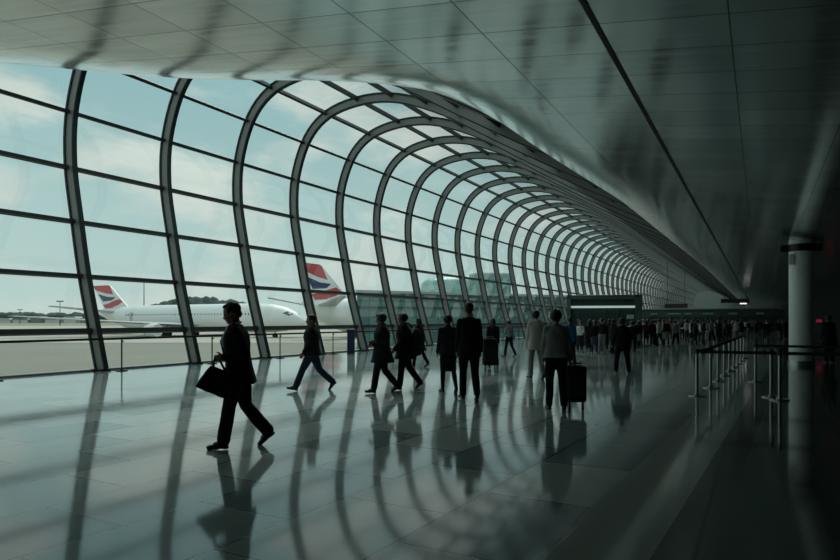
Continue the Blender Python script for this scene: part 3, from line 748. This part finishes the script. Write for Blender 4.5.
def add_head(mb, J, female=False):
    hm = J['hm']; c = J['head']
    P = lambda x, y, z: c + hm @ Vector((x, y, z))
    mb.ell(P(0, -.012, .028), (.077, .096, .092), hm, 18, 12)            # skull
    mb.ell(P(0, .022, -.030), (.062, .072, .080), hm, 16, 10)            # face
    mb.ell(P(0, .045, -.082), (.040, .040, .030), hm, 12, 8)             # chin
    for sx in (-1, 1):
        mb.cap(P(sx * .048, -.012, -.065), P(sx * .026, .052, -.088), .022, .020, 8)   # jaw
        mb.ell(P(sx * .037, .060, -.028), (.022, .020, .018), hm, 8, 6)  # cheek
        mb.cap(P(sx * .040, .068, .021), P(sx * .010, .078, .019), .011, .011, 8)       # brow
        mb.ell(P(sx * .079, -.012, -.008), (.010, .020, .032), hm, 8, 6) # ear
        mb.ell(P(sx * .011, .088, -.030), (.010, .012, .008), hm, 8, 6)  # nostril wing
        mb.ell(P(sx * .031, .070, .003), (.014, .013, .010), hm, 8, 6)   # lid
    mb.cap(P(0, .080, .012), P(0, .098, -.026), .008, .0125, 8)          # nose
    mb.cap(P(-.020, .078, -.054), P(.020, .078, -.054), .0075, .0075, 8); mb.cap(P(-.016, .076, -.064), P(.016, .076, -.064), .008, .008, 8)   # lips
    mb.cap(J['neck'] - J['up'] * .07, c + hm @ Vector((0, -.018, -.06)), .060 if not female else .052, .055 if not female else .047, 14)

def person(label, loc, yaw, height, pose, top='suit', topm='suit', botm='suit', skirt=False, hair='short', hairm='hair', skin='skin', voxel=.011, group=None, seed=1, shirt=None, hem=None, wide=1.0, cat='person', flare=1.0, long_legs=False):
    wl = min(wide, 1.12); J = skeleton(pose); P = J['P']; near = voxel < .012
    root = empty('person', loc, yaw, label, cat, group); k = height / 1.765; root.scale = (k, k, k)
    up, fw, hip = J['up'], J['fw'], J['hip']
    # --- body: one continuous skin
    mb = MB(); add_head(mb, J, hair != 'short')
    prof = [(-.09, .12, .085), (-.02, .155, .105), (.08, .145, .10), (.18, .135, .095), (.30, .152, .105), (.42, .150, .098), (.50, .10, .075), (.545, .055, .055)]
    mb.loft([ring(hip + up * t, a, b, up) for t, a, b in prof])
    for s in 'LR':
        mb.chain([J['h' + s], J['k' + s], J['a' + s]], [.080, .052, .038])
        mb.cap(J['a' + s], J['a' + s] + J['d' + s] * .03 + J['f' + s] * .10, .036, .030)
        mb.chain([J['s' + s], J['e' + s], J['w' + s]], [.050, .040, .029])
        add_hand(mb, J, s, near)
    mb.remesh('body', M[skin], root, min(voxel, .009) if near else voxel * .85, 2)
    if near:
        for sx in (-1, 1):
            e = MB(); e.ell(J['head'] + J['hm'] @ Vector((sx * .031, .078, .003)), (.009, .007, .006), J['hm'], 8, 6); e.build('eye', M['eye'], root, True)
    # --- hair
    mb = MB(); hm = J['hm']; H_ = lambda x, y, z: J['head'] + hm @ Vector((x, y, z))
    mb.ell(H_(0, -.030, .044), (.084, .096, .090), hm, 18, 12)
    mb.ell(H_(0, .034, .098), (.056, .040, .024), hm, 12, 8)
    mb.ell(H_(0, -.078, -.012), (.066, .038, .062), hm, 12, 8)
    for sx in (-1, 1): mb.ell(H_(sx * .071, .008, .026), (.014, .030, .034), hm, 8, 6)
    if hair == 'bob':
        for sx in (-1, 1): mb.cap(H_(sx * .068, -.02, .04), H_(sx * .074, -.018, -.075), .035, .026, 10)
        mb.ell(H_(0, -.06, -.045), (.092, .062, .075), hm, 14, 8)
    if hair == 'long':
        for sx in (-1, 1): mb.cap(H_(sx * .066, -.02, .03), H_(sx * .072, -.02, -.13), .036, .026, 10)
        mb.cap(H_(0, -.065, .0), H_(0, -.085, -.20), .085, .060, 12)
    if hair == 'bun': mb.ell(H_(0, -.120, .03), (.045, .045, .045), hm, 12, 8)
    if hair == 'full': mb.ell(H_(0, -.035, .025), (.104, .110, .105), hm, 16, 10)
    mb.remesh('hair', M[hairm], root, max(voxel * .75, .008), 1, .004 if near else 0, seed, 30)
    # --- lower clothes
    if skirt:
        mb = MB(); kn = (J['kL'] + J['kR']) / 2
        spread = abs(J['kL'].y - J['kR'].y) / 2
        mb.loft([ring(hip + up * .10, .150, .108, up), ring(hip, .180, .128, up), ring(hip * .55 + kn * .45, .185, .14 + spread * .4, Vector((0, 0, 1))), ring(kn - Vector((0, 0, .02)), .178, .135 + spread * .8, Vector((0, 0, 1)))])
        mb.remesh('skirt', M[botm], root, voxel, 4, .006, seed)
        mb = MB()
        for s in 'LR': mb.chain([J['k' + s] + Vector((0, 0, .05)), J['k' + s].lerp(J['a' + s], .35), J['a' + s]], [.058, .058, .040])
        mb.remesh('stockings' if 0 else 'tights', M['charcoal'], root, voxel, 2)
    else:
        mb = MB(); mb.loft([ring(hip + up * t, a, b, up) for t, a, b in ((-.13, .12, .10), (-.06, .172, .130), (.0, .172, .128), (.10, .152, .112))])
        for s in 'LR':
            kf = J['k' + s].lerp(J['a' + s], .9); mid = J['k' + s].lerp(J['a' + s], .45)
            mb.chain([J['h' + s] + Vector((0, 0, .01)), J['h' + s].lerp(J['k' + s], .5), J['k' + s], mid, J['a' + s] + Vector((0, 0, .015))], [.100 * wl, .092 * wl, .071 * wl, .068 * wl * flare, .064 * wl * flare])
        mb.remesh('trousers', M[botm], root, voxel, 4, .008, seed + 5, 8)
    # --- shoes
    for s in 'LR':
        mb = MB(); a, f, d = J['a' + s], J['f' + s], J['d' + s]; side = f.cross(d).normalized(); rot = Matrix((side, f, -d)).transposed()
        mb.ell(a + f * .12 + d * .052, (.046, .085, .030), rot, 14, 8); mb.cap(a - f * .02 + d * .045, a + f * .10 + d * .050, .040, .036, 12)
        mb.box(a + f * .125 + d * .078, (.082, .13, .016), rot); mb.box(a - f * .025 + d * .072, (.068, .065, .03), rot); mb.cap(a - d * .015, a + d * .04, .041, .042, 12)
        mb.remesh('shoe', M['shoe'], root, min(voxel, .010) if near else voxel * .8, 2)
    # --- upper clothes
    mb = MB()
    hem_ = hem if hem is not None else {'suit': -.17, 'jacket': -.07, 'coat': -.36, 'shirt': -.02}[top]
    th = {'suit': 1.0, 'jacket': 1.05, 'coat': 1.08, 'shirt': .93}[top] * wide
    rings_ = []
    if hem_ < -.02:
        dn = Vector((0, 0, 1)); spread = abs(J['kL'].y - J['kR'].y) * .5 * max(0, (-hem_ - .1) / .4)
        for t in (1.0, .5): rings_.append(ring(hip + dn * (hem_ * t), (.198 + .02 * t) * th, (.142 + .02 * t + spread * t) * th, dn, front=-.012))
    rings_ += [ring(hip + up * t, a * th, b * th, up) for t, a, b in ((.02 if hem_ < -.02 else hem_, .190, .140), (.10, .176, .130), (.20, .172, .126), (.32, .188, .136), (.40, .180, .128), (.455, .152, .110), (.50, .105, .088), (.545, .068, .068))]
    mb.loft(rings_)
    for s in 'LR':
        mb.cap(J['s' + s] - Vector((math.copysign(.10, J['s' + s].x), 0, -.022)), J['s' + s], .060 * th, .062 * th)
        wst = J['e' + s].lerp(J['w' + s], .93)
        mb.chain([J['s' + s], J['s' + s].lerp(J['e' + s], .5), J['e' + s], wst], [.066 * th, .063 * th, .056 * th, .048 * th])
    if top in ('coat', 'jacket'):
        mb.chain([J['neck'] - up * .02 + Vector((-.045, 0, 0)) - fw * .03, J['neck'] + up * .015 - fw * .055, J['neck'] - up * .02 + Vector((.045, 0, 0)) - fw * .03], [.036, .036, .036])
    nm = {'suit': 'jacket', 'jacket': 'jacket', 'coat': 'coat', 'shirt': 'shirt'}[top]
    mb.remesh(nm, M[topm], root, voxel, 4, .010 if near else .006, seed, 7)
    if shirt:
        mb = MB(); c0 = J['neck'] + fw * .080 - up * .045; c1 = hip + up * .20 + fw * .140
        mb.chain([c0, (c0 + c1) / 2 + fw * .045, c1], [.042, .040, .016])
        mb.chain([J['neck'] + Vector((.058 * math.cos(q), 0, 0)) + fw * (.058 * math.sin(q) + .004) + up * (.005 - .012 * math.sin(q)) for q in [2 * math.pi * i / 12 for i in range(13)]], [.016] * 13)
        mb.remesh('shirt', M[shirt], root, .009, 2)
        mb = MB(); mb.chain([c0 + fw * .030 - up * .0, (c0 + c1) / 2 + fw * .078, c1 + fw * .016], [.015, .018, .022]); mb.remesh('tie', M['charcoal'], root, .007, 2)
        # lapels
        for sx in (-1, 1):
            mb = MB(); mb.chain([J['neck'] + Vector((sx * .062, 0, 0)) + fw * .02, J['neck'] + Vector((sx * .072, 0, 0)) + fw * .088 - up * .10, hip + up * .24 + Vector((sx * .018, 0, 0)) + fw * .135], [.018, .024, .012]); mb.remesh('lapel', M[topm], root, .009, 2)
    return root, J, k

def face(px, d, h, extra=0.0):
    # place on the floor at that bearing and distance, heading h degrees to the left of straight down the hall
    p = dirpt(px, d); return (p.x, p.y, 0), YAW + R(h)
def world(root, J, k, v):
    return Matrix.Translation(root.location) @ Matrix.Rotation(root.rotation_euler.z, 4, 'Z') @ (v * k)

# man in suit striding left with a bag
loc, yw = face(239, 7.9, 96)
P1 = person('man in black suit and tie striding left with a soft bag, nearest of the walkers', loc, yw, 1.77,
    dict(thL=13, knL=4, ftL=2, thR=-8, knR=24, ftR=40, lean=4, saL=-27, elL=108, sbL=10, saR=-10, elR=22, hp=16, curlL=72, curlR=35), 'suit', 'suit', 'suit', shirt='whitecloth', voxel=.0105, seed=2, wide=1.14, flare=1.12)
hand1 = world(*P1, P1[1]['wL'] + P1[1]['wdL'] * .085)
# man in dark jacket and jeans
loc, yw = face(312, 14.3, 94)
person('man in black jacket and dark jeans striding left alone below the second airliner\'s tail', loc, yw, 1.72,
    dict(thL=27, knL=6, ftL=-12, thR=-20, knR=26, ftR=48, lean=1, saL=4, elL=30, saR=-14, elR=20, hp=2, hy=12), 'jacket', 'charcoal', 'jeans', voxel=.0125, seed=3, wide=1.28, hem=-.1)
# pair walking left
loc, yw = face(382, 13.85, 92)
P3 = person('dark-haired walker in long dark jacket holding a small device, left one of a pair', loc, yw, 1.70,
    dict(thL=15, knL=6, ftL=-4, thR=-8, knR=22, ftR=36, lean=0, saL=-12, elL=92, saR=-10, elR=98, eiL=12, eiR=14, hp=12, curlL=48, curlR=48), 'coat', 'charcoal', 'charcoal', hair='full', hem=-.27, voxel=.0125, seed=4, wide=1.26)
dev = world(*P3, (P3[1]['wL'] + P3[1]['wdL'] * .10))
loc, yw = face(405, 14.45, 88)
P4 = person('walker in broad black coat with a shoulder bag behind, right one of a pair', loc, yw, 1.70,
    dict(thL=10, knL=4, ftL=-2, thR=-12, knR=20, ftR=38, lean=4, saL=4, elL=40, saR=-12, elR=16, hp=6), 'coat', 'suit', 'suit', hair='full', hem=-.24, voxel=.0125, seed=5, wide=1.26)
loc, yw = face(448, 13.9, 12)
person('slim person in dark coat and knee-length skirt walking away beside the tall suited man', loc, yw, 1.66,
    dict(thL=6, knL=6, ftL=0, thR=-9, knR=18, ftR=26, saL=4, elL=24, saR=-4, elR=14, hp=4), 'coat', 'charcoal', 'suit', skirt=True, hair='full', hem=-.12, voxel=.0125, seed=6, wide=.92)
loc, yw = face(469, 12.6, 6)
person('tall man in black suit seen from behind, walking away down the hall', loc, yw, 1.88,
    dict(thL=8, knL=6, ftL=-4, thR=-8, knR=12, ftR=16, abL=1, abR=1, saL=2, elL=14, saR=-4, elR=14, sbL=7, sbR=8, hy=-12), 'suit', 'suit', 'suit', voxel=.0115, seed=7, wide=1.02)
loc, yw = face(536, 17.1, 8)
person('person in long pale tan coat and grey trousers walking away', loc, yw, 1.80,
    dict(thL=10, knL=8, ftL=-4, thR=-8, knR=14, ftR=18, saL=6, elL=12, saR=-4, elR=22, hp=14), 'coat', 'khaki', 'greycloth', hair='full', hem=-.20, voxel=.0125, seed=8, wide=.98)
loc, yw = face(556, 11.2, -4)
P8 = person('person in grey jacket and black trousers pulling a black suitcase', loc, yw, 1.72,
    dict(thL=5, knL=5, ftL=0, thR=-6, knR=9, ftR=10, abL=2, abR=2, saL=2, elL=16, saR=-3, elR=12, sbL=8, sbR=13, hp=10, curlR=70), 'jacket', 'greycloth', 'suit', hair='full', hem=-.03, voxel=.0115, seed=9, wide=1.04)
hand8 = world(*P8, P8[1]['wR'] + P8[1]['wdR'] * .085)
loc, yw = face(570, 21.6, 4)
person('person in bright blue jacket half hidden behind the grey-jacketed suitcase puller', loc, yw, 1.64,
    dict(thL=6, thR=-6, knR=12, ftR=10, saL=5, saR=5), 'jacket', 'bluecloth', 'charcoal', hair='short', voxel=.014, seed=10, wide=1.05)
loc, yw = face(622, 18.9, -8)
person('person in black standing apart in mid hall before the crowd, legs astride', loc, yw, 1.62,
    dict(thL=4, thR=-4, abL=8, abR=9, knL=4, knR=5, saL=-6, saR=8, elL=38, elR=34, sbL=18, sbR=18), 'jacket', 'suit', 'suit', hair='full', voxel=.013, seed=11, wide=1.1, hem=-.10)
loc, yw = face(493, 21.2, 4)
P11 = person('dark-clothed person walking away with a big upright black suitcase behind the tall suited man', loc, yw, 1.60,
    dict(thL=8, thR=-8, knR=14, ftR=14, saL=-12, saR=4, elL=10, sbL=10), 'jacket', 'suit', 'charcoal', hair='long', voxel=.014, seed=12)
loc, yw = face(509, 27.5, 40)
person('distant person with pale sleeves and dark backpack near the foot of the ribs', loc, yw, 1.55,
    dict(thL=12, thR=-12, knR=18, ftR=22, saL=14, saR=-14, elL=30, elR=20), 'shirt', 'greycloth', 'suit', hair='full', voxel=.016, seed=13)
loc, yw = face(419, 21.5, 60)
person('small figure in black glimpsed just behind the pair, by the glass', loc, yw, 1.62,
    dict(thL=12, thR=-12, knR=18, ftR=22, saL=14, saR=-14), 'coat', 'suit', 'suit', hair='long', voxel=.016, seed=14)
loc, yw = face(829, 23.5, 0)
person('person in black standing in the shadow right of the pale column', loc, yw, 1.72,
    dict(saL=4, saR=4), 'coat', 'suit', 'suit', hair='full', voxel=.016, seed=15, wide=1.2)

# ------------------------------------------------------------------ things carried
def bag_mesh(w, h, t, n=7):
    mb = MB(); rings_ = []
    for i in range(n):
        v = i / (n - 1); ww = w * (1 - .30 * v ** 1.4) ; tt = t * (1 - .55 * v) * (.8 if i == 0 else 1); rings_.append([Vector((ww / 2 * sx * q, tt / 2 * sy * r_, h * v)) for sx, sy, q, r_ in ((-1, -1, .86, 1), (-.5, -1, 1, 1.08), (.5, -1, 1, 1.08), (1, -1, .86, 1), (1, -1, 1, .5), (1, 1, 1, .5), (1, 1, .86, 1), (.5, 1, 1, 1.08), (-.5, 1, 1, 1.08), (-1, 1, .86, 1), (-1, 1, 1, .5), (-1, -1, 1, .5))])
    mb.loft(rings_); return mb
# soft bag hanging from the suited man's hand
bg = empty('holdall', hand1, P1[0].rotation_euler.z + R(90), 'soft black bag hanging from the suited man\'s hand', 'bag')
bg.rotation_euler = (0, R(0), P1[0].rotation_euler.z + R(90))
tilt = Matrix.Rotation(R(-22), 3, 'Y'); BC = Vector((-.01, .02, -.275))
def tilted(mb, off):
    mb.v = [tuple(BC + tilt @ (Vector(v) + Vector(off))) for v in mb.v]; return mb
tilted(bag_mesh(.41, .29, .15), (0, 0, -.145)).remesh('body', M['suit'], bg, .010, 3, .008, 3, 9)
for sy in (-1, 1):
    A0, A1 = BC + tilt @ Vector((-.09, sy * .04, .11)), BC + tilt @ Vector((.09, sy * .04, .11))
    mb = MB(); mb.tube(catmull([A0, A0.lerp(Vector((-.03, sy * .012, -.02)), .55), (-.022, sy * .006, -.008), (.022, sy * .006, -.008), A1.lerp(Vector((.03, sy * .012, -.02)), .55), A1], 5), .009, 8); mb.build('handle', M['shoe'], bg, True)
mb = MB(); mb.box((0, 0, .148), (.25, .016, .012)); tilted(mb, (0, 0, 0)).build('zip', M['steel'], bg)
# small device
dv = empty('handheld_device', dev, P3[0].rotation_euler.z, 'small dark device held in front by the left walker of the pair', 'device')
mb = MB(); mb.box((0, 0, .02), (.09, .012, .16), Matrix.Rotation(R(35), 3, 'X')); mb.build('case', M['black'], dv, bevel=.004)
mb = MB(); mb.box((0, -.006, .024), (.078, .004, .135), Matrix.Rotation(R(35), 3, 'X')); mb.build('screen', M['pane'], dv)
# shoulder bag of the right walker: hangs at the hip on the far side, strap over the shoulder
sb = empty('shoulder_bag', P4[0].location, P4[0].rotation_euler.z, 'dark rucksack on the back of the right walker of the pair', 'bag')
mb = MB(); mb.ell((0, -.255, 1.06), (.19, .14, .32), None, 14, 10); mb.box((0, -.25, .92), (.34, .22, .30)); mb.remesh('body', M['charcoal'], sb, .014, 4, .008, 9, 8)
for sx in (-1, 1):
    mb = MB(); mb.tube(catmull([(sx * .11, -.16, 1.36), (sx * .12, -.06, 1.485), (sx * .12, .10, 1.44), (sx * .14, .16, 1.28), (sx * .16, .06, 1.10), (sx * .13, -.14, 1.0)], 5), .014, 6); mb.build('strap', M['black'], sb, True)

def suitcase(name, label, loc, yaw, w, d, h, lean, hl, hd=0):
    r_ = empty(name, loc, yaw, label, 'suitcase')
    rot = Matrix.Rotation(R(lean), 3, 'X')
    def B(nm, c, sz, m, bev=0):
        mb = MB(); mb.box(rot @ Vector(c), sz, rot); return mb.build(nm, M[m], r_, bevel=bev)
    B('shell', (0, 0, .16 + h / 2), (w, d, h), 'suit', .035)
    for sx in (-1, 1):
        mb = MB(); mb.tube([rot @ Vector((sx * w * .28, 0, .16 + h)), rot @ Vector((sx * w * .28 * .8, 0, .16 + h + hl))], .009, 8); mb.build('pull_rod', M['darkmetal'], r_)
        mb = MB(); mb.box(rot @ Vector((sx * w * .34, 0, .12)), (.035, .05, .10), rot); leg = mb.build('wheel_leg', M['darkmetal'], r_)
        c = rot @ Vector((sx * w * .34, 0, .055)); mb = MB(); mb.cyl(c - Vector((.016, 0, 0)), c + Vector((.016, 0, 0)), c.z - .002 if c.z > .03 else .04, 16); mb.build('wheel', M['tyre'], leg, True)
    mb = MB(); mb.tube([rot @ Vector((-w * .26, 0, .16 + h + hl)), rot @ Vector((w * .26, 0, .16 + h + hl))], .014, 8); mb.build('grip', M['black'], r_, True)
    B('front_pocket', (0, -d / 2 - .012, .16 + h * .42), (w * .82, .03, h * .6), 'charcoal', .012)
    B('edge_strip', (0, -d / 2 - .004, .16 + h * .93), (w * .9, .012, .02), 'darkmetal')
    B('carry_handle', (0, 0, .16 + h + .012), (.14, .03, .025), 'black', .006)
    return r_
top = hand8.z
suitcase('suitcase', 'black upright suitcase on wheel legs pulled by the grey-jacketed person', (hand8.x + .13, hand8.y - .10, 0), YAW + R(-6), .33, .24, .60, 0, max(.05, top - .16 - .60))
suitcase('suitcase', 'big black suitcase standing upright behind the tall suited man', dirpt(490, 20.0), YAW + R(5), .44, .30, .82, 0, .04)

# ------------------------------------------------------------------ the crowd beyond
protos = []
def proto(pose, **kw):
    o, J, k = person('x', (0, 0, 0), 0, 1.765, pose, voxel=.021, **kw); protos.append(o); return o
proto(dict(thL=10, thR=-10, knR=16, ftR=16, saL=-10, saR=12), top='jacket', topm='suit', botm='suit', seed=21)
proto(dict(saL=4, saR=8, elR=50, abL=4, abR=4), top='shirt', topm='whitecloth', botm='charcoal', seed=22)
proto(dict(thL=-8, thR=8, knL=14, ftL=14, saL=8, saR=-8), top='coat', topm='suit', botm='charcoal', hair='long', seed=23)
proto(dict(saL=10, elL=70, saR=5, abL=3, abR=3), top='shirt', topm='greycloth', botm='suit', hair='bob', seed=24, skirt=True)
proto(dict(thL=-3, thR=4, saL=2, saR=4, sbL=14, sbR=14), top='suit', topm='charcoal', botm='charcoal', seed=25, wide=1.08)
col_words = {'suit': 'black', 'charcoal': 'charcoal', 'whitecloth': 'white', 'greycloth': 'grey', 'redcloth': 'maroon', 'khaki': 'tan', 'bluecloth': 'blue', 'brown': 'brown'}
TOPS = {'jacket', 'shirt', 'coat'}
rnd = random.Random(11)
spots = []
tries = 0
bands = [(578, 602, 29, 37, 8), (602, 640, 29, 37, 11), (642, 700, 36, 60, 34), (642, 700, 60, 96, 20), (700, 742, 42, 70, 28), (700, 745, 72, 98, 12), (742, 788, 50, 98, 26)]
for a, b, d0, d1, n in bands:
    for i in range(n):
        for _ in range(40):
            px = rnd.uniform(a, b); d = rnd.uniform(d0, d1); p = dirpt(px, d)
            if -16.5 < p.x < 3.1 and all((p - q[0]).length > .75 for q in spots) and not (563 < px < 645 and 37.6 < d < 44) and abs(p.x - COLX) + abs(p.y - COLY) > 1.2: break
        else: continue
        spots.append((p, px, d))
spots.sort(key=lambda t: t[1])
cols = ['suit'] * 9 + ['charcoal'] * 5 + ['whitecloth'] * 5 + ['greycloth'] * 3 + ['brown'] * 2 + ['redcloth'] + ['khaki']
ordn = ['first', 'second', 'third', 'fourth', 'fifth', 'sixth', 'seventh', 'eighth', 'ninth', 'tenth', 'eleventh', 'twelfth', 'thirteenth', 'fourteenth', 'fifteenth', 'sixteenth', 'seventeenth', 'eighteenth', 'nineteenth', 'twentieth',
        'twenty-first', 'twenty-second', 'twenty-third', 'twenty-fourth', 'twenty-fifth', 'twenty-sixth', 'twenty-seventh', 'twenty-eighth', 'twenty-ninth', 'thirtieth', 'thirty-first', 'thirty-second', 'thirty-third', 'thirty-fourth', 'thirty-fifth', 'thirty-sixth', 'thirty-seventh', 'thirty-eighth', 'thirty-ninth', 'fortieth', 'forty-first', 'forty-second', 'forty-third', 'forty-fourth', 'forty-fifth']
count = {}
used = set()
for i, (p, px, d) in enumerate(spots):
    q = rnd.randrange(len(protos)); src = protos[q]; c = rnd.choice(cols); bot = rnd.choice(['suit', 'suit', 'charcoal', 'jeans', 'greycloth'])
    if q not in used: used.add(q); o = src; kids = list(src.children)
    else:
        o = src.copy(); col.objects.link(o); kids = []
        for ch in src.children:
            e = ch.copy(); col.objects.link(e); e.parent = o; kids.append(e)
    for e in kids:
        nm = e.name.split('.')[0]
        m = M[c] if nm in TOPS else M[bot] if nm in ('trousers', 'skirt') else M[rnd.choice(['skin', 'skin', 'skin_d'])] if nm == 'body' else None
        if m:
            e.material_slots[0].link = 'OBJECT'; e.material_slots[0].material = m
    hgt = rnd.uniform(1.47, 1.64) / 1.765
    o.location = p; o.rotation_euler.z = YAW + R(rnd.choice([0, 0, 20, -25, 170, 60, -80]) + rnd.uniform(-15, 15)); o.scale = (hgt, hgt, hgt)
    area = 'in front of the kiosk' if px < 642 else ('in the crowd before the gates' if px < 742 else 'at the crowd\'s right end')
    key = (c, area); count[key] = count.get(key, 0) + 1
    o['label'] = '%s from the left of those in %s tops %s' % (ordn[count[key] - 1], col_words[c], area)
    o['category'] = 'person'; o['group'] = 'crowd at the far end of the hall'
for i, src in enumerate(protos):
    if i not in used:
        for ch in list(src.children): bpy.data.objects.remove(ch)
        bpy.data.objects.remove(src)
